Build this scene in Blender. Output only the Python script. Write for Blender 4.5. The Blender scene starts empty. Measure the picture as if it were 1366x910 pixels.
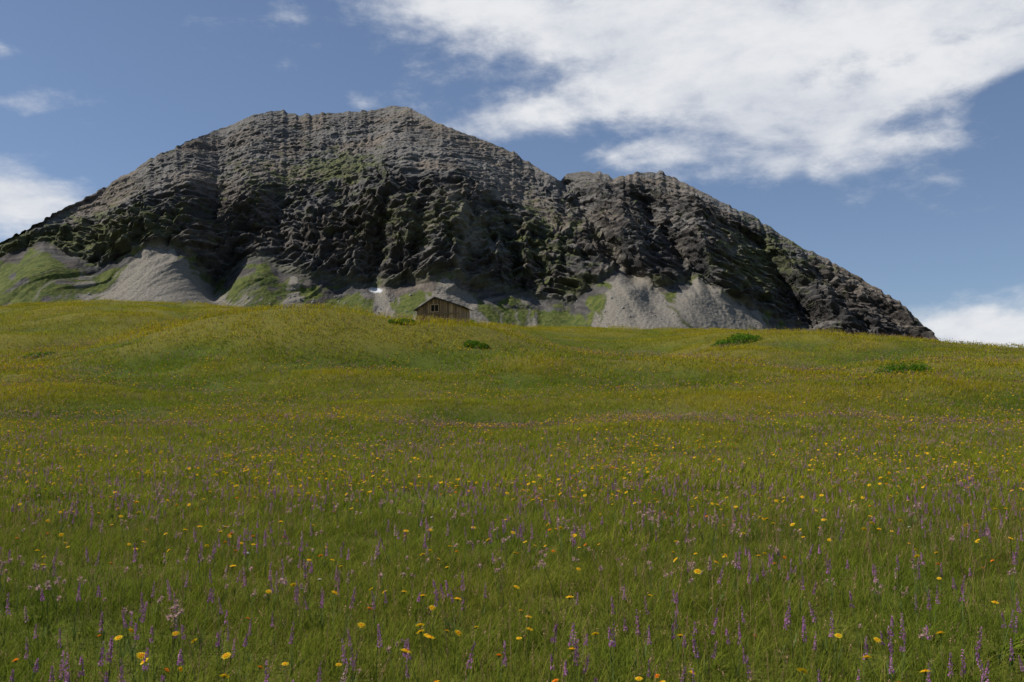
import bpy, math, random
import numpy as np
from mathutils import Vector, Quaternion

rng = np.random.default_rng(7)
random.seed(7)
sc = bpy.context.scene
F = 1366*35/36.0
PITCH = math.radians(5.0)
cp, sp = math.cos(PITCH), math.sin(PITCH)
ZC = 1.5
SUN_AZ, SUN_EL = -84.0, 48.0

def tan_el(py):
    yc = (455-np.asarray(py, float))/F
    return (sp+yc*cp)/(cp-yc*sp)
def tan_az(px, py=440):
    yc = (455-np.asarray(py, float))/F
    return ((np.asarray(px, float)-683)/F)/(cp-yc*sp)
def ss(a, b, x):
    t = np.clip((x-a)/(b-a), 0, 1)
    return t*t*(3-2*t)

# ---------------------------------------------------------------- noise
_perm = rng.permutation(4096)
_ang = rng.random(4096)*2*np.pi
_gx, _gy = np.cos(_ang), np.sin(_ang)
def n2(x, y, seed=0):
    x = np.asarray(x, float)+seed*17.37; y = np.asarray(y, float)+seed*9.71
    x, y = np.broadcast_arrays(x, y)
    xi = np.floor(x).astype(np.int64); yi = np.floor(y).astype(np.int64)
    xf = x-xi; yf = y-yi
    u = xf*xf*xf*(xf*(xf*6-15)+10); v = yf*yf*yf*(yf*(yf*6-15)+10)
    def g(i, j, dx, dy):
        h = _perm[(_perm[(xi+i) & 4095]+yi+j) & 4095]
        return _gx[h]*dx+_gy[h]*dy
    a = g(0, 0, xf, yf); b = g(1, 0, xf-1, yf); c = g(0, 1, xf, yf-1); d = g(1, 1, xf-1, yf-1)
    return 1.5*((a*(1-u)+b*u)*(1-v)+(c*(1-u)+d*u)*v)
def fbm(x, y, o=4, seed=0):
    r = 0; a = 1; s = 0
    for i in range(o):
        r = r+a*n2(np.asarray(x)*2**i, np.asarray(y)*2**i, seed+i*3); s += a; a *= .5
    return r/s
def rid(x, y, seed=0):
    return 1-2*np.abs(n2(x, y, seed))

# ---------------------------------------------------------------- node helpers
def new_mat(name):
    m = bpy.data.materials.new(name); m.use_nodes = True
    nt = m.node_tree; nt.nodes.clear()
    return m, nt
class NB:
    def __init__(s, nt): s.nt = nt
    def node(s, t, **kw):
        n = s.nt.nodes.new(t)
        for k, v in kw.items(): setattr(n, k, v)
        return n
    def link(s, a, b): s.nt.links.new(a, b)
    def put(s, sock, v):
        if isinstance(v, bpy.types.NodeSocket): s.link(v, sock)
        elif v is not None: sock.default_value = v
    def math(s, op, a, b=None, c=None, clamp=False):
        n = s.node('ShaderNodeMath', operation=op, use_clamp=clamp)
        s.put(n.inputs[0], a); s.put(n.inputs[1], b); s.put(n.inputs[2], c)
        return n.outputs[0]
    def mix(s, f, a, b, bt='MIX'):
        n = s.node('ShaderNodeMix', data_type='RGBA', blend_type=bt)
        s.put(n.inputs[0], f)
        s.put(n.inputs[6], tuple(a)+(1,) if isinstance(a, (tuple, list)) and len(a) == 3 else a)
        s.put(n.inputs[7], tuple(b)+(1,) if isinstance(b, (tuple, list)) and len(b) == 3 else b)
        return n.outputs[2]
    def noise(s, vec, scale, detail=4, rough=.5, dist=0):
        n = s.node('ShaderNodeTexNoise')
        s.put(n.inputs['Vector'], vec)
        n.inputs['Scale'].default_value = scale; n.inputs['Detail'].default_value = detail
        n.inputs['Roughness'].default_value = rough; n.inputs['Distortion'].default_value = dist
        return n.outputs['Fac']
    def mr(s, v, a, b, c=0, d=1, smooth=True):
        n = s.node('ShaderNodeMapRange')
        if smooth: n.interpolation_type = 'SMOOTHSTEP'
        s.put(n.inputs[0], v)
        for i, q in enumerate((a, b, c, d)): n.inputs[i+1].default_value = q
        return n.outputs[0]
    def scalev(s, vec, v):
        n = s.node('ShaderNodeVectorMath', operation='MULTIPLY')
        s.put(n.inputs[0], vec); n.inputs[1].default_value = v
        return n.outputs[0]
    def bump(s, h, strength, dist):
        n = s.node('ShaderNodeBump')
        n.inputs['Strength'].default_value = strength; n.inputs['Distance'].default_value = dist
        s.put(n.inputs['Height'], h)
        return n.outputs[0]
    def out(s, sh):
        o = s.node('ShaderNodeOutputMaterial'); s.link(sh, o.inputs[0])
    def principled(s, col, rough=.8, normal=None, spec=.3):
        p = s.node('ShaderNodeBsdfPrincipled')
        s.put(p.inputs['Base Color'], tuple(col)+(1,) if isinstance(col, tuple) else col)
        s.put(p.inputs['Roughness'], rough)
        p.inputs['Specular IOR Level'].default_value = spec
        if normal: s.link(normal, p.inputs['Normal'])
        return p.outputs[0]

def mesh_obj(name, V, Fc, mats=(), matidx=None, smooth=False, link=True, attrs=None):
    me = bpy.data.meshes.new(name)
    if isinstance(Fc, np.ndarray):
        V = np.asarray(V, np.float32)
        me.vertices.add(len(V)); me.vertices.foreach_set('co', V.ravel())
        k = Fc.shape[1]
        me.loops.add(Fc.size); me.loops.foreach_set('vertex_index', Fc.astype(np.int32).ravel())
        me.polygons.add(len(Fc)); me.polygons.foreach_set('loop_start', np.arange(0, Fc.size, k, dtype=np.int32))
        me.update(calc_edges=True)
    else:
        me.from_pydata([tuple(v) for v in V], [], Fc)
    for m in mats: me.materials.append(m)
    if matidx is not None: me.polygons.foreach_set('material_index', np.asarray(matidx, np.int32))
    me.polygons.foreach_set('use_smooth', np.full(len(me.polygons), smooth))
    if attrs:
        for k, a in attrs.items():
            at = me.color_attributes.new(k, 'FLOAT_COLOR', 'POINT')
            at.data.foreach_set('color', np.asarray(a, np.float32).ravel())
    me.update()
    ob = bpy.data.objects.new(name, me)
    if link: sc.collection.objects.link(ob)
    return ob

def grid_faces(nr, nc):
    i = np.arange(nr-1)[:, None]*nc+np.arange(nc-1)[None, :]
    i = i.ravel()
    return np.stack([i, i+1, i+nc+1, i+nc], 1)

# ---------------------------------------------------------------- meadow height
yt = np.arange(-3000, 6000, 1.0)
slope = np.interp(yt, [-3000, -200, -60, 0, 12, 50, 105, 155, 170, 250, 300, 6000],
                  [0, 0, .03, .035, .035, .15, .15, .0, -.1, -.08, 0, 0])
Pt = np.cumsum(slope); Pt -= np.interp(0, yt, Pt)
def bumps(x, y):
    w = ss(12, 45, y)*(1-ss(170, 260, y))
    b = fbm(x/26., y/20., 3, 11)*1.4 + fbm(x/9., y/7., 2, 15)*.6
    def G(x0, y0, sx, sy, a, rot=0):
        c, s = math.cos(rot), math.sin(rot)
        dx = (x-x0)*c+(y-y0)*s; dy = -(x-x0)*s+(y-y0)*c
        return a*np.exp(-(dx/sx)**2-(dy/sy)**2)
    b = b+G(-12, 57, 16, 8, 2.6, .10)+G(-18, 76, 26, 7, -3.8, .30)
    b = b+G(6, 84, 7, 16, -3.4, -.5)+G(30, 88, 20, 14, 1.5)+G(-42, 100, 22, 12, 1.6)
    b = b+G(-24, 104, 4, 20, -2.4, .35)+G(-40, 52, 16, 6, -1.6, .4)+G(-14, 44, 14, 6, .9, .1)
    return b*w
def mweight(y): return ss(18, 100, y)*(1-ss(200, 330, y))
ridge_px = np.array([-350, -150, 0, 60, 150, 230, 300, 350, 400, 450, 520, 585, 640, 700, 800, 950, 1080, 1200, 1280, 1366, 1500, 1750])
ridge_py = np.array([425, 418, 411, 404, 402, 405, 409, 414, 420, 425, 428, 427, 431, 437, 438, 440, 443, 451, 459, 469, 485, 505])+.5
_pxs = np.linspace(-350, 1750, 200)
_a = tan_az(_pxs, 430); _e = tan_el(np.interp(_pxs, ridge_px, ridge_py))
_ys = np.arange(85, 185, 2.0)
A, Y = np.meshgrid(_a, _ys, indexing='ij')
Pv = np.interp(Y, yt, Pt); W = mweight(Y)
need = (_e[:, None]*Y+ZC-bumps(A*Y, Y)-Pv*(1-W))/(Pv*W)
_m = need.min(1)
_m = np.convolve(np.pad(_m, 3, mode='edge'), np.ones(7)/7, 'valid')
def hz(x, y):
    x = np.asarray(x, float); y = np.asarray(y, float)
    P = np.interp(y, yt, Pt)
    a = x/np.maximum(y, 10)
    m = np.interp(a, _a, _m)
    return P*(1+(m-1)*mweight(y))+bumps(x, y)+.02*fbm(x/1.3, y/1.3, 2, 31)*(y < 60)
def lush_shading(x, y):  # lusher hollows, yellower crests; also paints relief shading into the grass colour
    r = 7.0; h = hz(x, y)
    k = (hz(x+r, y)+hz(x-r, y)+hz(x, y+r)+hz(x, y-r))/4-h
    r2 = 2.6
    k2 = (hz(x+r2, y)+hz(x-r2, y)+hz(x, y+r2)+hz(x, y-r2))/4-h
    v = .47+.6*k+1.7*k2+.38*fbm(x/9, y/12, 3, 41)+.2*n2(x/3.5, y/3.5, 43)
    t = ss(8, 30, y)
    v = v*t+(.55+.35*fbm(x/3, y/3, 2, 42))*(1-t)
    return np.clip(v, 0, 1)

# ---------------------------------------------------------------- materials: meadow
m_ground, nt = new_mat('meadow_soil'); nb = NB(nt)
pos = nb.node('ShaderNodeNewGeometry').outputs['Position']
att = nb.node('ShaderNodeAttribute', attribute_name='Col')
sep = nb.node('ShaderNodeSeparateColor'); nb.link(att.outputs['Color'], sep.inputs[0])
fine = nb.noise(pos, 14, 4, .7)
c = nb.mix(sep.outputs[0], (.20, .18, .03), (.085, .12, .014))
c = nb.mix(nb.mr(fine, .35, .65), nb.mix(.4, c, (.02, .025, .008)), c)
nb.out(nb.principled(c, .95, nb.bump(fine, .8, .08), .1))

def blade_mat(name, base, tip, trans=.4, dry=(.32, .24, .07), patches=True):
    m, nt = new_mat(name); nb = NB(nt)
    pos = nb.node('ShaderNodeNewGeometry').outputs['Position']
    mid = nb.noise(pos, .5, 2, .6)
    att = nb.node('ShaderNodeAttribute', attribute_name='Col')
    sep = nb.node('ShaderNodeSeparateColor'); nb.link(att.outputs['Color'], sep.inputs[0])
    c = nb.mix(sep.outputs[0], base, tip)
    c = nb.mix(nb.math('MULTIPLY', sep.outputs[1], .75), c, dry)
    if patches:
        lush_shade = nb.node('ShaderNodeAttribute', attribute_name='lush_shade', attribute_type='INSTANCER').outputs['Fac']
        c = nb.mix(nb.mr(lush_shade, .50, .0, 0, .75), c, tuple(t*k for t, k in zip(tip, (1.28, .98, .9))))
        c = nb.mix(nb.mr(lush_shade, .55, 1.0, 0, .75), c, tuple(t*k for t, k in zip(base, (.88, 1.0, .8))))
        c = nb.mix(nb.mr(mid, .50, .72, 0, .4), c, tuple(t*k for t, k in zip(base, (.8, 1.05, 1))))
    v = nb.math('MULTIPLY_ADD', sep.outputs[2], .8, .6)
    hsv = nb.node('ShaderNodeHueSaturation'); nb.put(hsv.inputs['Value'], v); nb.put(hsv.inputs['Color'], c)
    c = hsv.outputs[0]
    df = nb.node('ShaderNodeBsdfDiffuse'); nb.link(c, df.inputs[0])
    t = nb.node('ShaderNodeBsdfTranslucent'); nb.link(c, t.inputs[0])
    mx = nb.node('ShaderNodeMixShader'); mx.inputs[0].default_value = trans
    nb.link(df.outputs[0], mx.inputs[1]); nb.link(t.outputs[0], mx.inputs[2])
    nb.out(mx.outputs[0]); return m
m_blade_near = blade_mat('grass_blades_vignetted', (.092, .135, .013), (.205, .235, .025))  # darker near copy: vignette dimming of the foreground put into blade colour
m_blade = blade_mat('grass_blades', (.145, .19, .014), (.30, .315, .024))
m_leafdark = blade_mat('shrub_leaves', (.06, .13, .012), (.13, .25, .022), patches=False)

def simple(name, col, rough=.7, trans=0, var=.3):
    m, nt = new_mat(name); nb = NB(nt)
    pos = nb.node('ShaderNodeNewGeometry').outputs['Position']
    f = nb.noise(pos, 9, 2, .6)
    c = nb.mix(nb.mr(f, .3, .7), tuple(v*(1-var) for v in col), tuple(min(1, v*(1+var)) for v in col))
    d = nb.principled(c, rough, None, .2)
    if trans:
        t = nb.node('ShaderNodeBsdfTranslucent'); nb.link(c, t.inputs[0])
        mx = nb.node('ShaderNodeMixShader'); mx.inputs[0].default_value = trans
        nb.link(d, mx.inputs[1]); nb.link(t.outputs[0], mx.inputs[2]); d = mx.outputs[0]
    nb.out(d); return m
m_yellow = simple('yellow_petal', (.90, .64, .02), .6, .25, .1)
m_orange = simple('orange_petal', (.85, .32, .015), .6, .25, .12)
m_purple = simple('purple_floret', (.42, .17, .36), .6, .25, .35)
m_pink = simple('pink_floret', (.50, .32, .29), .7, .25, .3)
m_stem = simple('flower_stem', (.12, .17, .04), .7, .2)
m_brown = simple('seed_head', (.38, .22, .13), .8, .2, .4)
m_white = simple('white_petal', (.75, .75, .70), .6, .2, .1)

# ---------------------------------------------------------------- terrain sheet
def spaced(lo, hi, step, far, nfar=34):
    core = np.arange(lo, hi, step)
    out = np.geomspace(1, far, nfar)
    return np.concatenate([(lo-out)[::-1], core, hi+out])
xs = spaced(-120, 120, 1.0, 6000); ys = spaced(-10, 200, .75, 5500)
X, Y = np.meshgrid(xs, ys)
Z = hz(X, Y); Lu = lush_shading(X, Y)
mesh_obj('meadow_ground', np.stack([X, Y, Z], -1).reshape(-1, 3), grid_faces(len(ys), len(xs)), [m_ground], smooth=True,
         attrs={'Col': np.stack([Lu, Lu, Lu, np.ones_like(Lu)], -1).reshape(-1, 4)})

# ---------------------------------------------------------------- mountain
NC = 1600
px = np.linspace(-340, 1720, NC)
sky_k = [(-340, 455), (-100, 372), (0, 325), (50, 297), (100, 271), (150, 243), (200, 212), (250, 190), (300, 168), (335, 154), (352, 149), (375, 145), (386, 154), (440, 151), (500, 146), (525, 141), (548, 145), (560, 153), (600, 171), (650, 190), (685, 203), (720, 226), (748, 242), (757, 231), (800, 229), (822, 239), (840, 231), (880, 229), (910, 241), (950, 262), (1000, 285), (1050, 318), (1100, 345), (1150, 372), (1200, 402), (1225, 425), (1250, 455), (1300, 495), (1400, 550), (1720, 640)]
foot_k = [(-340, 470), (-150, 400), (0, 345), (60, 322), (90, 338), (130, 358), (165, 348), (195, 330), (235, 330), (262, 350), (290, 388), (325, 352), (350, 346), (380, 365), (440, 378), (500, 387), (560, 380), (600, 373), (650, 388), (700, 398), (760, 408), (800, 376), (830, 356), (870, 385), (905, 378), (930, 372), (980, 402), (1060, 438), (1250, 470), (1300, 520), (1720, 660)]
sky_py = np.interp(px, *zip(*sky_k)); sky_py += 2.8*fbm(px/12, px*0, 4, 50)+1.6*np.tanh(4*n2(px/8, px*0, 49))*ss(-.2, .3, n2(px/60, px*0, 48))
foot_py = np.interp(px, *zip(*foot_k)); foot_py = np.maximum(foot_py, sky_py+12)
foot_py = foot_py+6*fbm(px/22, px*0, 3, 51)
a = tan_az(px, sky_py*.5+foot_py*.5)
y0 = 955+30*n2(px/170., px*0, 52)
z0 = ZC+y0*tan_el(foot_py)
e1 = tan_el(sky_py)
sl = .80
y1 = (sl*y0-z0)/(sl-e1)
y1 = np.maximum(y1, y0+15)
ker = np.hanning(41); ker /= ker.sum()
y1 = np.convolve(np.pad(y1, 20, mode='edge'), ker, 'valid')
y1 = y1+40*ss(742, 756, px)*(1-ss(900, 1000, px))
z1 = ZC+y1*e1
NA, NF, NBk = 170, 680, 50
sA = np.linspace(1, 0, NA, endpoint=False)[:, None]
def blur(v, sg):
    if sg < .6: return v
    n_ = int(3*sg); k_ = np.exp(-.5*(np.arange(-n_, n_+1)/sg)**2); k_ /= k_.sum()
    return np.convolve(np.pad(v, n_, mode='edge'), k_, 'valid')
sig = [0, 3, 7, 12, 18, 26, 36, 48, 60, 80]
LV = np.stack([blur(z0, q_) for q_ in sig])
lev = np.clip(sA[:, 0]*2.2, 0, 1)*(len(sig)-1)
li = np.minimum(lev.astype(int), len(sig)-2); lf = (lev-li)[:, None]
zf_ = LV[li]*(1-lf)+LV[li+1]*lf
Ya = y0-sA*380; Za = zf_-.56*(y0-Ya)+.00035*(y0-Ya)**2
s = np.linspace(0, 1, NF, endpoint=False)[:, None]
Yf = y0+(y1-y0)*s
cc = .95+.35*fbm(px/120, px*0, 2, 47)
cc = cc*(1-.5*ss(640, 760, px))
Zf = z0+(z1-z0)*(s+cc*s*(1-s)*(1-s))
sb = np.linspace(0, 1, NBk)[:, None]
Yb = y1+sb*900; Zb = z1-(z1+60)*ss(0, 1, sb)*1.0
Yg = np.concatenate([Ya, Yf, Yb]); Zg = np.concatenate([Za, Zf, Zb])
S = np.concatenate([-sA*np.ones((1, NC)), s*np.ones((1, NC)), 1+sb*np.ones((1, NC))])
PX = np.broadcast_to(px, Yg.shape)
te = (Zg-ZC)/Yg
yc = (te*cp-sp)/(cp+te*sp); PY = 455-yc*F
Xg = a[None, :]*Yg
face = ss(-.005, .03, S)
top = 1-ss(.88, 1.0, S)*.65
cliff = 1-ss(.24, .46, S+.16*n2(Xg/170, Zg/150, 60)+.08*n2(Xg/45, Zg/40, 59)-.10*ss(480, 640, PX))
cliff = np.maximum(cliff, .75*ss(660, 800, PX)*(1-ss(.80, .95, S+.1*n2(Xg/60, Zg/60, 55))))
wx = Xg+30*fbm(Xg/140, Zg/90, 3, 61)+9*fbm(Xg/30, Zg/22, 2, 62)
fall = wx+.40*(Zg-150)*np.where(PX < 600, -1, 1)*ss(0, 250, np.abs(PX-600))
wl = 13*fbm(Xg/60, Zg/28, 3, 77)
def env_line(p0, p1, wd, am):
    t = np.clip((PY-p0[1])/(p1[1]-p0[1]), 0, 1)
    dx = PX-(p0[0]+t*(p1[0]-p0[0]))
    env = ss(p0[1]-15, p0[1]+25, PY)*(1-ss(p1[1]-5, p1[1]+15, PY))
    return am*np.exp(-((dx+wl)/wd)**2)*env
dM = (34*rid(fall/250, Zg/420, 64)+20*rid(fall/105, Zg/170, 65))*(.42+.58*cliff)-14
for p0, p1, wd, am in [((752, 236), (838, 372), 14, -42), ((735, 250), (778, 372), 22, 22), ((600, 190), (618, 380), 44, 14),
                       ((520, 270), (498, 388), 12, -20), ((1000, 300), (1075, 430), 18, -22), ((330, 280), (305, 385), 14, -16),
                       ((905, 260), (975, 390), 22, 20), ((420, 270), (405, 380), 26, 14), ((650, 260), (700, 390), 12, -20), ((575, 250), (545, 380), 10, -12),
                       ((850, 260), (925, 378), 10, -24), ((1080, 350), (1160, 440), 12, -16), ((800, 250), (880, 380), 14, 14)]:
    dM += env_line(p0, p1, wd, am)
dM *= top*ss(-.35, .02, S)
Y2 = Yg-dM*1.15; Z2 = ZC+te*Y2
X2 = a[None, :]*Y2
dip = np.where(PX < 640, .26, .26-.56*ss(640, 860, PX))
q = Z2-X2*dip+12*fbm(X2/260, Z2/260, 2, 63)+3.0*fbm(X2/34, Z2/26, 3, 58)
mid_ = 10*rid(fall/44, Z2/95, 66)+7*rid(fall/18, Z2/42, 67)+3.8*rid(fall/7.5, Z2/18, 68)
d = mid_*(.16+.84*cliff)-7*cliff
d += (2.2*np.tanh(4*n2(wx/20, q/8, 69))+1.8*np.tanh(4*n2(wx/8, q/4.2, 70)))*(.5+.8*cliff)+.9*n2(X2/2.4, Z2/2.4, 57)+1.3*n2(X2/5, Z2/5, 56)
st_mod = ss(-.15, .45, n2(X2/110, q/24, 71))
st_mod2 = ss(-.15, .40, n2(X2/55, q/10, 46))
def n1(v, seed): return n2(v, X2/420, seed)
s1, s2, s3 = n1(q/34, 72), n1(q/13, 73), n1(q/5.4, 74)
strata = 4.2*np.tanh(2.6*s1)*(.35+.65*st_mod)+2.1*np.tanh(3.5*s2)*st_mod2+.8*np.tanh(3*s3)*st_mod
d += strata*(.80-.30*cliff)
band = ss(.22, .5, n2(X2/230, q/38, 45))*(1-cliff)
d += 7*band*ss(-.1, .4, s1+.2)
d *= face*top
ap = (1-face)
fans = [(215, 316, 1.2, 1.0), (118, 362, .9, .5), (395, 364, .34, .6), (512, 382, .45, .9), (598, 370, 1.0, .9), (832, 340, .75, 1.0), (930, 368, 1.4, 1.0), (985, 395, 1.1, .7), (700, 394, .4, .5), (335, 350, .4, .25)]
scree = np.zeros_like(PX)
wob = 7*n2(PX/16, PY/40, 80)+5*n2(PX/5, PY/14, 81)
for fx, fy, k, amt in fans:
    dy = PY-fy
    hw = 3+np.maximum(dy, 0)*k*.95
    f = ss(1.25, .55, np.abs(PX-fx+wob-(dy*.30 if fx > 820 else 0*dy))/hw)*ss(0, 8, dy+wob)
    scree = np.maximum(scree, f*amt)
scree = np.clip(scree, 0, 1)
apd = 4*n2(fall/60, Zg/150, 82)+2.6*n2(fall/20, Zg/80, 83)+1.5*n2(fall/8, Zg/30, 84)+.5*n2(X2/3, Z2/3, 85)
d += ap*apd*ss(-1, -.02, S)
Yd = Y2-.85*d; Zd = Z2+.26*d
ted = (Zd-ZC)/Yd
lim = e1-.0022*ss(1.0, .9, S)+.0005
exc = np.maximum(0, ted-lim)*(S < 1.0)
Zd -= exc*Yd
Xd = X2+(1.8*n2(Yd/9, Zd/9, 86)+.9*n2(Yd/4, Zd/4, 87))*face*top
# masks
streak = .6*n2(fall/14, Zg/110, 90)+.5*n2(fall/5, Zg/45, 91)+.35*n2(fall/2.6, Zg/14, 89)
gp = .35*n2(Xg/40, Zg/40, 92)
grass = ap*np.clip(ss(-.35, .35, .55+streak*1.25+gp-1.5*scree+.35*ss(130, 0, PX)), 0, 1)
scr = ap*(1-grass)
outc = ap*ss(.15, .45, n2(Xg/22, Zg/14, 93)+.4*n2(Xg/7, Zg/7, 94)-.2+.9*ss(-.12, 0, S)-1.0*scree)
grass *= (1-outc); scr *= (1-outc)
for p0, p1, wd in [((785, 290), (838, 372), 8), ((600, 250), (640, 330), 16), ((495, 345), (503, 388), 5), ((640, 280), (600, 375), 6), ((905, 330), (930, 378), 5)]:
    scr = np.maximum(scr, face*.7*env_line(p0, p1, wd, 1.0).clip(0, 1))
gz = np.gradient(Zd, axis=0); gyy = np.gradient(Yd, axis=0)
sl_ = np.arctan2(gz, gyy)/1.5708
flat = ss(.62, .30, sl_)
def blob(cx, cy, rx, ry): return np.exp(-((PX-cx)/rx)**2-((PY-cy)/ry)**2)
gpat = 1.0*blob(460, 222, 42, 18)+.95*blob(790, 385, 44, 14)+.6*blob(180, 300, 100, 34)+.7*blob(1020, 350, 70, 50)+.55*blob(560, 300, 100, 40)+1.4*blob(45, 330, 90, 22)+.6*blob(720, 330, 60, 60)+.7*blob(880, 390, 60, 20)+.45*blob(380, 240, 90, 30)
grock = face*(ss(.3, .8, gpat+.5*n2(Xg/16, Zg/9, 95)+.35*n2(Xg/5, Zg/4, 96)+.10)*(.4+.6*flat)*.85)
grass = np.maximum(grass, grock)
snow = ss(.5, .7, np.exp(-((PX-503)/12)**2-((PY-389-(PX-503)*.06)/4.5)**2)+.12*n2(PX/4, PY/3, 97))
tone = .35+.24*s2*(.4+.6*st_mod2)+.20*s3+.36*n2(Xg/60, Zg/50, 99)+.30*n2(wx/9, q/5, 100)+.24*n2(X2/3, q/2.4, 101)  # rock variation plus dark shadow bands painted along the strata
tone += .22*(1-cliff)-.17*cliff-.10*ss(750, 1100, PX)-.17*band  # cliffs and right flank painted darker, as if turned from the sun
tone += face*(.28-.50*ss(.42, .90, sl_))+.10*ap  # steep faces darker, gentle ledges lighter: slope shading baked into the tone
col = np.stack([scr, grass, snow, np.clip(tone, 0, 1)], -1)
m_rock, nt = new_mat('limestone_mountain'); nb = NB(nt)
pos = nb.node('ShaderNodeNewGeometry').outputs['Position']
att = nb.node('ShaderNodeAttribute', attribute_name='Col')
sep = nb.node('ShaderNodeSeparateColor'); nb.link(att.outputs['Color'], sep.inputs[0])
tn = att.outputs['Alpha']
nf = nb.noise(pos, .35, 4, .75); nl = nb.noise(nb.scalev(pos, (.05, .05, .22)), 1, 4, .7, .4)
n_big = nb.noise(pos, .012, 3, .6)
rc = nb.mix(nb.mr(tn, .0, .95, smooth=False), (.052, .050, .050), (.31, .29, .262))
rc = nb.mix(nb.mr(n_big, .42, .62, 0, .7), rc, nb.mix(1, rc, (1.10, .92, .75), 'MULTIPLY'))
rc = nb.mix(nb.mr(nl, .40, .60, 0, .4), nb.mix(.45, rc, (.045, .043, .042)), rc)
rc = nb.mix(nb.mr(nf, .38, .62), nb.mix(.35, rc, (.045, .043, .042)), rc)
scn = nb.noise(pos, .6, 4, .75)
scc = nb.mix(nb.mr(scn, .3, .7), (.145, .13, .108), (.275, .25, .208))
gc = nb.mix(nb.mr(nb.noise(pos, .15, 4, .75), .35, .65), (.055, .078, .020), (.125, .135, .036))
c = nb.mix(sep.outputs[0], rc, scc)
c = nb.mix(sep.outputs[1], c, gc)
c = nb.mix(sep.outputs[2], c, (.60, .61, .63))
bm = nb.bump(nb.math('ADD', nf, nl), .8, 1.6)
nb.out(nb.principled(c, .95, bm, .1))
mesh_obj('rocky_mountain', np.stack([Xd, Yd, Zd], -1).reshape(-1, 3), grid_faces(Yg.shape[0], NC), [m_rock], smooth=False, attrs={'Col': col.reshape(-1, 4)})

# ---------------------------------------------------------------- plant meshes
class MB:
    def __init__(s): s.V = []; s.F = []; s.M = []; s.C = []
    def add(s, vs, fs, mi=0, cols=None):
        o = len(s.V); s.V += [tuple(v) for v in vs]; s.F += [tuple(i+o for i in f) for f in fs]; s.M += [mi]*len(fs)
        s.C += cols if cols else [(1, 0, .5, 1)]*len(vs)
    def strip(s, base, ang, h, w, lean, mi=0, dry=0, val=.5, seg=3, twist=0):
        dx, dy = math.cos(ang), math.sin(ang); vs = []; cs = []
        for i in range(seg+1):
            t = i/seg; ww = w*(1-t**1.8)*.5+(.0004 if i == seg else 0)
            off = lean*t*t; a2 = ang+math.pi/2+twist*t
            cx = base[0]+dx*off; cy = base[1]+dy*off; cz = base[2]+h*(t-.25*(lean/h)*t*t*.8)
            vs += [(cx-math.cos(a2)*ww, cy-math.sin(a2)*ww, cz), (cx+math.cos(a2)*ww, cy+math.sin(a2)*ww, cz)]
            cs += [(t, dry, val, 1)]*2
        s.add(vs, [(2*i, 2*i+1, 2*i+3, 2*i+2) for i in range(seg)], mi, cs)
    def tube(s, pts, r, mi=0, n=3):
        vs = []
        for p in pts:
            for k in range(n):
                A = 2*math.pi*k/n; vs.append((p[0]+r*math.cos(A), p[1]+r*math.sin(A), p[2]))
        fs = [(i*n+k, i*n+(k+1) % n, (i+1)*n+(k+1) % n, (i+1)*n+k) for i in range(len(pts)-1) for k in range(n)]
        s.add(vs, fs, mi)
    def chip(s, c, r, mi=0, cols=None):
        d = Vector((random.gauss(0, 1), random.gauss(0, 1), random.gauss(0, 1))).normalized()
        u = d.orthogonal().normalized(); v = d.cross(u); k = random.uniform(.45, .8)
        A = random.uniform(0, 6.28); u, v = u*math.cos(A)+v*math.sin(A), v*math.cos(A)-u*math.sin(A)
        c = Vector(c)
        s.add([c-u*r, c-v*r*k, c+u*r, c+v*r*k], [(0, 1, 2, 3)], mi, [cols]*4 if cols else None)
    def obj(s, name, mats, link=False):
        return mesh_obj(name, s.V, s.F, mats, s.M, link=link, attrs={'Col': s.C})

R = random.uniform
def clump(name, n, rad, h0, h1, w, pdry=.12, seeds=4, seg=3, mat=None):
    b = MB()
    sub = [(R(-rad, rad), R(-rad, rad), R(.6, 1.45), R(0, 6.28)) for _ in range(max(6, n//35))]
    for _ in range(n):
        r = rad*math.sqrt(R(0, 1)); A = R(0, 6.28); x, y = r*math.cos(A), r*math.sin(A)
        k = min(sub, key=lambda q: (q[0]-x)**2+(q[1]-y)**2)
        h = R(h0, h1)*k[2]; dry = R(.5, 1) if R(0, 1) < pdry else R(0, .15)
        ang_ = k[3]+R(-1.2, 1.2) if R(0, 1) < .5 else R(0, 6.28)
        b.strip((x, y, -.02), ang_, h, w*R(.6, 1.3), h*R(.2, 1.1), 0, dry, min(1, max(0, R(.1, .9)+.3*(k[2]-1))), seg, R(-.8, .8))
    for _ in range(seeds):
        r = rad*math.sqrt(R(0, 1)); A = R(0, 6.28); h = h1*R(1.0, 1.35); l = R(0, .07); B = R(0, 6.28)
        x, y = r*math.cos(A), r*math.sin(A)
        b.strip((x, y, 0), B, h, w*.45, l, 0, .7, .5, 2)
        for k in range(7):
            t = 1-.03*k; b.chip((x+math.cos(B)*l*t*t+R(-.006, .006), y+math.sin(B)*l*t*t+R(-.006, .006), h*t-.01), w*R(.7, 1.2), 1)
    return b.obj(name, [mat or m_blade, m_brown])
def coll(name, obs):
    c = bpy.data.collections.new(name)
    for o in obs: c.objects.link(o)
    return c
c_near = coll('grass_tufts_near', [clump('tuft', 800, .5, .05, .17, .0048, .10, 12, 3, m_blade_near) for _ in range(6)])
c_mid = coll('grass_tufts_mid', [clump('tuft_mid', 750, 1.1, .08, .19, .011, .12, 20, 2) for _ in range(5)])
c_far = coll('grass_tufts_far', [clump('tuft_far', 520, 2.4, .10, .22, .032, .12, 8, 2) for _ in range(5)])

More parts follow.
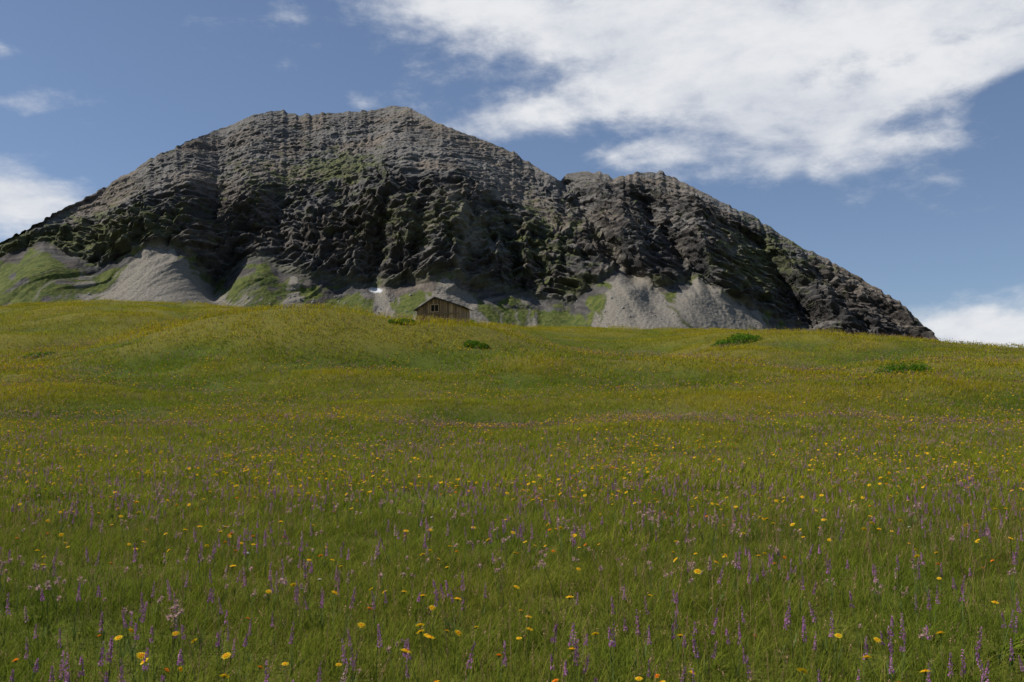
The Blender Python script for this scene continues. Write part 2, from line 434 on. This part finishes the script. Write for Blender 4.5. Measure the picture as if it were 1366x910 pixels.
def leafy(name, n, rad, h):
    b = MB()
    for _ in range(n):
        A = R(0, 6.28); r = rad*math.sqrt(R(0, 1))
        b.strip((r*math.cos(A), r*math.sin(A), 0), A+R(-.6, .6), h*R(.5, 1.1), R(.010, .020), h*R(.5, 1.2), 0, 0, R(.3, 1), 3)
    return b.obj(name, [m_blade_near])
c_herb = coll('herbs_src', [leafy('herb', 16, .06, .12) for _ in range(3)])

def yellow(name, petal, big=1.0):
    b = MB(); h = R(.20, .31); lx, ly = R(-.04, .04), R(-.04, .04)
    b.tube([(0, 0, 0), (lx*.3, ly*.3, h*.5), (lx, ly, h)], .0014*big, 0)
    tilt = Vector((R(-.35, .35), R(-.75, .1), 1)).normalized(); u = tilt.orthogonal().normalized(); v = tilt.cross(u); c0 = Vector((lx, ly, h))
    for ring, (L, up, n) in enumerate([(.023, .003, 17), (.015, .007, 12)]):
        L *= big
        for k in range(n):
            A = 2*math.pi*(k+.5*ring)/n+R(-.08, .08); d = u*math.cos(A)+v*math.sin(A); t = tilt.cross(d); l = L*R(.88, 1.08)
            w = .0028*big
            b.add([c0-t*w*.4, c0+t*w*.4, c0+d*l*.7+t*w+tilt*up, c0+d*l+tilt*up*.7, c0+d*l*.7-t*w+tilt*up], [(0, 1, 2, 3, 4)], 1)
    for k in range(16):
        A = R(0, 6.28); r = R(0, .006)*big; b.chip(c0+u*r*math.cos(A)+v*r*math.sin(A)+tilt*.008, .003*big, 2)
    for k in range(5):
        A = 6.28*k/5; d = Vector((math.cos(A), math.sin(A), 0)); b.add([c0-tilt*.012+d*.001, c0+d*.007-tilt*.001+Vector((-d.y, d.x, 0))*.004, c0+d*.007-tilt*.001-Vector((-d.y, d.x, 0))*.004], [(0, 1, 2)], 0)
    return b.obj(name, [m_stem, petal, m_orange])
def orchid(name, petal):
    b = MB(); h = R(.22, .38); lx, ly = R(-.03, .03), R(-.03, .03)
    b.tube([(0, 0, 0), (lx*.4, ly*.4, h*.5), (lx, ly, h)], .0016, 0)
    L = R(.06, .11)
    for k in range(72):
        t = R(0, 1); A = R(0, 6.28); r = .0105*(1-t*.7)*R(.7, 1.2)
        b.chip((lx+r*math.cos(A), ly+r*math.sin(A), h-L*.9+L*t*1.05), .0058*(1-.35*t), 1)
    for k in range(4): b.strip((0, 0, .01), R(0, 6.28), R(.08, .16), .010, .04, 0)
    return b.obj(name, [m_stem, petal])
def fluffy(name, petal):
    b = MB(); h = R(.22, .32)
    for j in range(random.choice([1, 2, 3])):
        lx, ly = R(-.05, .05), R(-.05, .05); hh = h*R(.85, 1.05)
        b.tube([(0, 0, 0), (lx*.3, ly*.3, hh*.6), (lx, ly, hh)], .0013, 0)
        for k in range(42):
            dv = Vector((R(-1, 1), R(-1, 1), R(-.8, 1))).normalized(); l = R(.010, .021)
            o = Vector((-dv.y, dv.x, .1)).normalized()*.0016; c = Vector((lx, ly, hh))
            b.add([c-o, c+o, c+dv*l+o*.8, c+dv*l-o*.8], [(0, 1, 2, 3)], 1)
    return b.obj(name, [m_stem, petal])
def panicle(name):
    b = MB(); h = R(.30, .44); lx, ly = R(-.07, .07), R(-.07, .07)
    b.tube([(0, 0, 0), (lx*.35, ly*.35, h*.55), (lx, ly, h)], .0009, 0)
    for k in range(26):
        t = R(.74, 1.0); q_ = t*t; r = .02*(1.03-t)*4
        b.chip((lx*q_+R(-r, r)*.5, ly*q_+R(-r, r)*.5, h*t), .0035, 1)
    return b.obj(name, [m_brown, m_brown])
c_yel = coll('hawkbit_heads', [yellow('hawkbit', m_yellow, R(.95, 1.3)) for _ in range(6)]+[yellow('hawkbit_orange', m_orange, .85)])
c_orc = coll('orchid_spikes', [orchid('orchid', m_purple) for _ in range(6)])
c_pnk = coll('pink_heads', [fluffy('avens', m_pink) for _ in range(5)]+[orchid('pale_orchid', m_pink)])
c_pan = coll('panicles', [panicle('panicle') for _ in range(5)])
c_wht = coll('white_heads', [yellow('daisy', m_white, .7) for _ in range(2)])

def scatter(name, collection, P, scale, tilt=.12):
    n = len(P)
    me = bpy.data.meshes.new(name); me.vertices.add(n); me.vertices.foreach_set('co', P.astype(np.float32).ravel())
    rot = np.stack([rng.normal(0, tilt, n), rng.normal(0, tilt, n), rng.random(n)*6.283], 1).astype(np.float32)
    if tilt == 0:
        e = 1.0; gx = (hz(P[:, 0]+e, P[:, 1])-hz(P[:, 0]-e, P[:, 1]))/2; gy = (hz(P[:, 0], P[:, 1]+e)-hz(P[:, 0], P[:, 1]-e))/2
        for i in range(n):
            q_ = Vector((0, 0, 1)).rotation_difference(Vector((-gx[i], -gy[i], 1)).normalized()) @ Quaternion((0, 0, 1), rot[i, 2])
            rot[i] = q_.to_euler('XYZ')
    at = me.attributes.new('rot', 'FLOAT_VECTOR', 'POINT'); at.data.foreach_set('vector', rot.ravel())
    at = me.attributes.new('scl', 'FLOAT', 'POINT'); at.data.foreach_set('value', np.asarray(scale, np.float32))
    at = me.attributes.new('lush_shade', 'FLOAT', 'POINT'); at.data.foreach_set('value', lush_shading(P[:, 0], P[:, 1]).astype(np.float32))
    at = me.attributes.new('idx', 'INT', 'POINT'); at.data.foreach_set('value', rng.integers(0, 1000, n).astype(np.int32))
    ob = bpy.data.objects.new(name, me); sc.collection.objects.link(ob)
    ng = bpy.data.node_groups.new(name+'_nodes', 'GeometryNodeTree')
    ng.interface.new_socket('Geometry', in_out='INPUT', socket_type='NodeSocketGeometry')
    ng.interface.new_socket('Geometry', in_out='OUTPUT', socket_type='NodeSocketGeometry')
    N = ng.nodes; L = ng.links
    gi = N.new('NodeGroupInput'); go = N.new('NodeGroupOutput'); iop = N.new('GeometryNodeInstanceOnPoints'); ci = N.new('GeometryNodeCollectionInfo')
    ci.inputs['Collection'].default_value = collection; ci.inputs['Separate Children'].default_value = True; ci.inputs['Reset Children'].default_value = True
    def na(nm, t):
        a_ = N.new('GeometryNodeInputNamedAttribute'); a_.data_type = t; a_.inputs['Name'].default_value = nm
        return next(o for o in a_.outputs if o.enabled and o.name == 'Attribute')
    e = N.new('FunctionNodeEulerToRotation'); L.new(na('rot', 'FLOAT_VECTOR'), e.inputs[0])
    L.new(gi.outputs[0], iop.inputs['Points']); L.new(ci.outputs[0], iop.inputs['Instance'])
    iop.inputs['Pick Instance'].default_value = True
    L.new(na('idx', 'INT'), iop.inputs['Instance Index']); L.new(e.outputs[0], iop.inputs['Rotation']); L.new(na('scl', 'FLOAT'), iop.inputs['Scale'])
    L.new(iop.outputs[0], go.inputs[0])
    md = ob.modifiers.new('scatter', 'NODES'); md.node_group = ng
    return ob
def pts(ya, yb, dens, spread=.62, margin=3.0):
    wmax = spread*max(yb, 0)+margin
    n = int((yb-ya)*2*wmax*dens)
    y = rng.uniform(ya, yb, n); x = rng.uniform(-wmax, wmax, n)
    k = np.abs(x) < spread*np.maximum(y, 0)+margin
    return x[k], y[k]
def tiles(ya, yb, step, fin=0, fout=0, spread=.62, margin=3.0):
    wmax = spread*yb+margin
    gx, gy = np.meshgrid(np.arange(-wmax, wmax, step), np.arange(ya, yb, step))
    x = (gx+rng.uniform(-.3, .3, gx.shape)*step).ravel(); y = (gy+rng.uniform(-.3, .3, gx.shape)*step).ravel()
    k = np.abs(x) < spread*np.maximum(y, 0)+margin
    x, y = x[k], y[k]; p = rng.random(len(x))
    k = np.ones(len(x), bool)
    if fin: k &= p < np.clip((y-ya)/fin, 0, 1)
    if fout: k &= p < np.clip((yb-y)/fout, 0, 1)
    return x[k], y[k]
def P3(x, y): return np.stack([x, y, hz(x, y)], 1)

x, y = tiles(-3, 16, .58, 0, 5); scatter('meadow_grass', c_near, P3(x, y), (.9+.3*rng.random(len(x)))*(1+.3*n2(x/1.6, y/1.6, 201)), 0)
x, y = tiles(10, 54, 1.25, 4, 16); scatter('meadow_grass.001', c_mid, P3(x, y), (.9+.3*rng.random(len(x)))*(1+.25*n2(x/4, y/4, 202)), 0)
x, y = tiles(34, 170, 2.8, 14, 0); scatter('meadow_grass.002', c_far, P3(x, y), (.9+.3*rng.random(len(x)))*(1+.15*n2(x/9, y/9, 203)), 0)
x, y = pts(1, 26, 2.4); k = n2(x/1.5, y/1.5, 204) > .1; x, y = x[k], y[k]; scatter('broad_leaf_herbs', c_herb, P3(x, y), .6+.8*rng.random(len(x)))

def flower_pts(bands, sx, seed, thr):
    XX, YY = [], []
    for ya, yb, dn in bands:
        x, y = pts(ya, yb, dn*2.2)
        w = ss(thr-.30, thr+.30, fbm(x/sx, y/(sx*.7), 3, seed))
        k = rng.random(len(x)) < w; XX.append(x[k]); YY.append(y[k])
    return np.concatenate(XX), np.concatenate(YY)
x, y = flower_pts([(2, 12, 3.2), (12, 32, 7.0), (32, 60, 4.2), (60, 120, .8)], 4, 210, .0)
scatter('yellow_hawkbit_flowers', c_yel, P3(x, y), (.7+.45*rng.random(len(x)))*(1+.3*ss(12, 50, y)))
x, y = flower_pts([(2, 14, 8.5), (14, 30, 5.0), (30, 60, 1.2)], 2.2, 220, .06)
scatter('purple_orchids', c_orc, P3(x, y), .75+.45*rng.random(len(x)))
x, y = flower_pts([(2, 12, 4.5), (12, 34, 7.0), (34, 90, 3.0)], 3.5, 230, .05)
scatter('pink_avens_seed_heads', c_pnk, P3(x, y), (.8+.5*rng.random(len(x)))*(1+.3*ss(20, 60, y)))
x, y = flower_pts([(1, 14, 9), (14, 40, 4), (40, 100, 1.0)], 5, 240, -.1)
scatter('flowering_grass_panicles', c_pan, P3(x, y), (.65+.4*rng.random(len(x)))*(1+.5*ss(30, 80, y)))
x, y = flower_pts([(4, 30, .5)], 2, 250, .3)
scatter('white_daisies', c_wht, P3(x, y), .8+.3*rng.random(len(x)))

# ---------------------------------------------------------------- shrubs
def ground_at(px_, py_):
    ys_ = np.arange(5, 170, .25); a_ = float(tan_az(px_, py_)); e_ = float(tan_el(py_))
    h_ = hz(a_*ys_, ys_); line = ZC+e_*ys_
    k_ = np.where(h_ >= line)[0]
    yy = ys_[k_[0]] if len(k_) else 118.
    return a_*yy, yy
def shrub(px_, py_, wpx, hpx, name='low_alpine_shrub'):
    x0, yy = ground_at(px_, py_); W_ = wpx/F*yy/2; H_ = hpx/F*yy+.12
    sx_ = float(hz(x0+1, yy)-hz(x0-1, yy))/2; sy_ = float(hz(x0, yy+1)-hz(x0, yy-1))/2
    b = MB(); n = 3000
    lobes = [(R(-.75, .75)*W_, R(-.3, .3)*W_, R(.4, 1)) for _ in range(9)]
    lobes.append((0, 0, 1))
    for _ in range(n):
        lx, ly, lh = random.choice(lobes); A = R(0, 6.28); r = math.sqrt(R(0, 1))*W_*.38
        rr = r/(W_*.38); zz = H_*lh*math.sqrt(max(0, 1-rr*rr))*R(.35, 1.05)
        X_ = lx+r*math.cos(A); Y_ = ly+r*math.sin(A)
        b.chip((X_, Y_, sx_*X_+sy_*Y_+zz), R(.05, .10)*max(.6, yy/90), 0, (R(0, 1), 0, R(.1, 1), 1))
    for _ in range(60):
        lx, ly, lh = random.choice(lobes); b.strip((lx, ly, -.2), R(0, 6.28), H_*lh*1.15+.2, .04, W_*.3, 0, .2, .3)
    o = b.obj(name, [m_leafdark], link=True); o.location = (x0, yy, float(hz(x0, yy))); return o
for args in [(1195, 502, 88, 20), (980, 459, 68, 12), (635, 461, 34, 3), (48, 476, 50, 2)]:
    shrub(*args)
for args in [(540, 431, 40, 3), (600, 430, 75, 4)]:
    shrub(*args)

# ---------------------------------------------------------------- hay hut
def wood(name, c1, c2, sc_=(6, 6, .5)):
    m, nt = new_mat(name); nb = NB(nt)
    tc = nb.node('ShaderNodeTexCoord').outputs['Object']
    att = nb.node('ShaderNodeAttribute', attribute_name='Col')
    sep = nb.node('ShaderNodeSeparateColor'); nb.link(att.outputs['Color'], sep.inputs[0])
    g = nb.noise(nb.scalev(tc, sc_), 2.5, 5, .65)
    c = nb.mix(nb.mr(g, .3, .7), c1, c2)
    hsv = nb.node('ShaderNodeHueSaturation'); nb.put(hsv.inputs['Value'], nb.math('MULTIPLY_ADD', sep.outputs[2], 1.1, .45)); nb.put(hsv.inputs['Color'], c)
    nb.out(nb.principled(hsv.outputs[0], .85, nb.bump(g, .4, .01), .2)); return m
m_plank = wood('weathered_planks', (.25, .145, .07), (.52, .335, .18))
m_roof = wood('shingle_roof', (.035, .032, .028), (.10, .088, .075), (3, 3, 3))
m_dark = simple('dark_opening', (.02, .016, .012), .9)
def boxv(b, x0, x1, y0_, y1_, z0_, z1_, mi=0, zl=None, zr=None, val=.5):
    zl = z1_ if zl is None else zl; zr = z1_ if zr is None else zr
    vs = [(x0, y0_, z0_), (x1, y0_, z0_), (x1, y1_, z0_), (x0, y1_, z0_), (x0, y0_, zl), (x1, y0_, zr), (x1, y1_, zr), (x0, y1_, zl)]
    b.add(vs, [(3, 2, 1, 0), (4, 5, 6, 7), (0, 1, 5, 4), (1, 2, 6, 5), (2, 3, 7, 6), (3, 0, 4, 7)], mi, [(0, 0, val, 1)]*8)
hut = bpy.data.objects.new('wooden_hay_hut', None); sc.collection.objects.link(hut)
hy = 116.0
hx = float(tan_az(584, 425))*hy
hut.location = (hx, hy, ZC+float(tan_el(423))*hy)
hut.rotation_euler = (0, 0, math.radians(-12))
hut.scale = (.97, .97, 1.08)
WL, WR, RIDX = -2.55, 2.65, -.35
ZE_L, ZE_R, ZR = .95, 1.22, 2.15
def rz(x): return ZR-(ZR-ZE_L)*(RIDX-x)/(RIDX-WL) if x < RIDX else ZR-(ZR-ZE_R)*(x-RIDX)/(WR-RIDX)
DEP = 5.0
def part(b, name, mats):
    o = b.obj(name, mats, link=True); o.parent = hut; return o
b = MB(); x_ = WL
while x_ < WR-.02:
    w_ = min(R(.18, .28), WR-x_); xe = x_+w_-.03
    if x_ < RIDX < xe: zl = zr_ = ZR-.12
    else: zl, zr_ = rz(x_), rz(xe)
    boxv(b, x_, xe, R(-.02, .02), .05, -1.4, 0, 0, zl-.02, zr_-.02, R(.05, .95))
    x_ += w_
for xx, ze in ((WL, ZE_L), (WR, ZE_R)):
    yy_ = .06
    while yy_ < DEP:
        w_ = R(.16, .24); boxv(b, xx-.03, xx+.03, yy_, min(yy_+w_-.02, DEP), -1.4, ze-.05, 0, val=R(.15, .95)); yy_ += w_
boxv(b, WL+.05, RIDX, DEP, DEP+.05, -1.4, 0, 0, ZE_L-.03, ZR-.03); boxv(b, RIDX, WR-.05, DEP, DEP+.05, -1.4, 0, 0, ZR-.03, ZE_R-.03)
part(b, 'plank_walls', [m_plank])
b = MB(); boxv(b, WL+.06, RIDX, .06, DEP-.05, -1.35, 0, 0, ZE_L-.08, ZR-.08); boxv(b, RIDX, WR-.06, .06, DEP-.05, -1.35, 0, 0, ZR-.08, ZE_R-.08)
part(b, 'dark_interior', [m_dark])
b = MB()
def slab(xa, za, xb, zb, ya_, yb_, th, val, mi=0):
    vs = [(xa, ya_, za), (xb, ya_, zb), (xb, yb_, zb), (xa, yb_, za), (xa, ya_, za+th), (xb, ya_, zb+th), (xb, yb_, zb+th), (xa, yb_, za+th)]
    b.add(vs, [(3, 2, 1, 0), (4, 5, 6, 7), (0, 1, 5, 4), (1, 2, 6, 5), (2, 3, 7, 6), (3, 0, 4, 7)], mi, [(0, 0, val, 1)]*8)
for side in (-1, 1):
    if side < 0: xe, ze = WL-.42, ZE_L-.42*(ZR-ZE_L)/(RIDX-WL)
    else: xe, ze = WR+.45, ZE_R-.45*(ZR-ZE_R)/(WR-RIDX)
    nrow = 9
    for i in range(nrow):
        t0, t1 = i/nrow, (i+1)/nrow+.03*(i < nrow-1)
        xa, za = RIDX+(xe-RIDX)*t0, ZR+(ze-ZR)*t0; xb, zb = RIDX+(xe-RIDX)*t1, ZR+(ze-ZR)*t1
        yy_ = -.28
        while yy_ < DEP+.5:
            w_ = R(.3, .6); lift = R(0, .015); slab(xa, za, xb, zb+.03+lift, yy_, min(yy_+w_-.01, DEP+.55), .05, R(.1, .9)); yy_ += w_
part(b, 'shingle_roof', [m_roof])
b = MB()
for side in (-1, 1):
    if side < 0: xe, ze = WL-.42, ZE_L-.42*(ZR-ZE_L)/(RIDX-WL)
    else: xe, ze = WR+.45, ZE_R-.45*(ZR-ZE_R)/(WR-RIDX)
    slab(RIDX+side*.002, ZR-.10, xe, ze-.10, -.33, -.285, .17, .1)
for xr in (WL, RIDX, WR):
    boxv(b, xr-.07, xr+.07, -.27, .0, rz(xr)-.2, rz(xr)-.06, 0, val=.2)
part(b, 'barge_boards_and_purlins', [m_roof])
b = MB(); boxv(b, RIDX-.48, RIDX+.42, -.045, -.023, .62, 1.32, 0)
part(b, 'hay_hatch_opening', [m_dark])
b = MB()
for (xa, xb, za, zb) in ((-.55, .50, .54, .62), (-.55, .50, 1.32, 1.40), (-.55, -.48, .62, 1.32), (.42, .50, .62, 1.32), (-.06, .0, .62, 1.32)):
    boxv(b, RIDX+xa, RIDX+xb, -.07, -.046, za, zb, 0, val=.9)
boxv(b, WL-.06, WL+.08, -.10, -.03, -1.4, ZE_L-.08, 0, val=.3); boxv(b, WR-.08, WR+.06, -.10, -.03, -1.4, ZE_R-.08, 0, val=.3)
boxv(b, WL+.09, WR-.09, -.085, -.03, .30, .42, 0, val=.2)
part(b, 'frames_and_posts', [m_plank])

# ---------------------------------------------------------------- boulders on the slope behind
m_boulder = simple('boulder_rock', (.24, .225, .20), .9, 0, .3)
b = MB()
for _ in range(110):
    pxx = random.choice([R(330, 470), R(100, 300), R(650, 1000), R(480, 560)]); pyy = R(392, 432)
    j = int((pxx+340)/2060*(NC-1)); i = int(np.argmin(np.abs(PY[:NA, j]-pyy)))
    c0 = Vector((Xd[i, j], Yd[i, j], Zd[i, j])); r = R(.5, 1.6)
    vs = []
    ph = [(0, 0, 1)]+[(math.cos(k*1.257)*.9, math.sin(k*1.257)*.9, .45) for k in range(5)]+[(math.cos(k*1.257+.6), math.sin(k*1.257+.6), -.5) for k in range(5)]+[(0, 0, -1)]
    for p in ph: vs.append(c0+Vector(p)*r*R(.7, 1.25))
    fs = [(0, 1+k, 1+(k+1) % 5) for k in range(5)]+[(1+k, 6+k, 1+(k+1) % 5) for k in range(5)]+[(1+(k+1) % 5, 6+k, 6+(k+1) % 5) for k in range(5)]+[(11, 6+(k+1) % 5, 6+k) for k in range(5)]
    b.add(vs, fs, 0)
b.obj('scattered_boulders', [m_boulder], link=True)

# ---------------------------------------------------------------- sky
w = bpy.data.worlds.new('sky'); sc.world = w; w.use_nodes = True
nt = w.node_tree; nt.nodes.clear(); nb = NB(nt)
skyn = nb.node('ShaderNodeTexSky', sky_type='NISHITA', sun_disc=False)
skyn.sun_elevation = math.radians(SUN_EL); skyn.sun_rotation = math.radians(SUN_AZ)
skyn.altitude = 1900; skyn.air_density = 1.0; skyn.dust_density = 1.0; skyn.ozone_density = 1.8
tc = nb.node('ShaderNodeTexCoord').outputs['Generated']
sx = nb.node('ShaderNodeSeparateXYZ'); nb.link(tc, sx.inputs[0])
az = nb.math('ARCTAN2', sx.outputs[0], sx.outputs[1]); el = nb.math('ARCSINE', sx.outputs[2])
cv = nb.node('ShaderNodeCombineXYZ'); nb.link(az, cv.inputs[0]); nb.link(el, cv.inputs[1])
v = cv.outputs[0]
mp = nb.node('ShaderNodeMapping'); mp.inputs['Rotation'].default_value = (0, 0, math.radians(-10)); mp.inputs['Scale'].default_value = (1, 2.0, 1); nb.link(v, mp.inputs[0])
def ang(px_, py_):
    xc = (px_-683)/F; yc_ = (455-py_)/F
    X_, Y_, Z_ = xc, cp-yc_*sp, sp+yc_*cp
    return math.atan2(X_, Y_), math.atan2(Z_, math.hypot(X_, Y_))
def cblob(px_, py_, rx, ry, rot, amp=1):
    a0, e0 = ang(px_, py_); c_, s_ = math.cos(math.radians(rot)), math.sin(math.radians(rot))
    dx = nb.math('SUBTRACT', az, a0); dy = nb.math('SUBTRACT', el, e0)
    u_ = nb.math('ADD', nb.math('MULTIPLY', dx, c_*F/rx), nb.math('MULTIPLY', dy, s_*F/rx))
    v_ = nb.math('ADD', nb.math('MULTIPLY', dx, -s_*F/ry), nb.math('MULTIPLY', dy, c_*F/ry))
    r2 = nb.math('ADD', nb.math('MULTIPLY', u_, u_), nb.math('MULTIPLY', v_, v_))
    return nb.math('MULTIPLY', nb.math('EXPONENT', nb.math('MULTIPLY', r2, -1)), amp)
blobs = [(960, 20, 400, 85, 0, 1.2), (1000, 140, 230, 60, -20, 1.0), (700, 160, 190, 28, 8, .85), (1250, 108, 240, 26, 10, 1.0), (560, 5, 150, 35, 0, .65),
         (1040, 222, 120, 20, 0, .65), (1290, 10, 200, 50, 0, .8), (20, 268, 110, 42, -8, 1.2), (45, 135, 60, 18, 10, .66), (385, 25, 40, 14, 0, .25), (1310, 440, 90, 32, 0, 1.45),
         (1190, 190, 60, 14, -5, .4), (5, 65, 30, 10, 0, .4), (870, 205, 80, 18, 0, .65), (480, 140, 70, 10, 0, .3)]
acc = None
for bl in blobs:
    s_ = cblob(*bl); acc = s_ if acc is None else nb.math('ADD', acc, s_)
n_a = nb.noise(mp.outputs[0], 7, 7, .62, .2); n_b = nb.noise(mp.outputs[0], 28, 5, .65)
nn = nb.math('ADD', nb.math('MULTIPLY', n_a, 1.7), nb.math('MULTIPLY', n_b, .8))
dens = nb.math('ADD', nb.math('MINIMUM', acc, 1.2), nb.math('SUBTRACT', nn, 1.25))
cloud = nb.mr(dens, .20, 1.18)
shade = nb.mix(nb.mr(n_a, .38, .66), (6.6, 6.9, 7.5), (8.3, 8.4, 8.6))
skyc = nb.mix(1, nb.mix(.18, skyn.outputs[0], (2.2, 2.9, 4.5)), (.95, .95, .97), 'MULTIPLY')
colr = nb.mix(nb.math('MULTIPLY', cloud, .97), skyc, shade)
bg = nb.node('ShaderNodeBackground'); nb.link(colr, bg.inputs[0]); bg.inputs[1].default_value = .10
o = nb.node('ShaderNodeOutputWorld'); nb.link(bg.outputs[0], o.inputs[0])

# ---------------------------------------------------------------- sun + camera
sd = bpy.data.lights.new('sun', 'SUN'); sd.energy = 4.8; sd.angle = math.radians(.5); sd.color = (1, .95, .87)
so = bpy.data.objects.new('sun', sd); sc.collection.objects.link(so)
A_, E_ = math.radians(SUN_AZ), math.radians(SUN_EL)
S_ = Vector((math.cos(E_)*math.sin(A_), math.cos(E_)*math.cos(A_), math.sin(E_)))
so.rotation_euler = (-S_).to_track_quat('-Z', 'Y').to_euler()
cd = bpy.data.cameras.new('camera'); co = bpy.data.objects.new('camera', cd); sc.collection.objects.link(co)
cd.lens = 35; cd.sensor_width = 36; cd.clip_end = 20000; cd.clip_start = .05
co.location = (0, 0, ZC); co.rotation_euler = (math.radians(90)+PITCH, 0, 0)
sc.camera = co
sc.view_settings.view_transform = 'Standard'; sc.view_settings.look = 'None'; sc.view_settings.exposure = 0
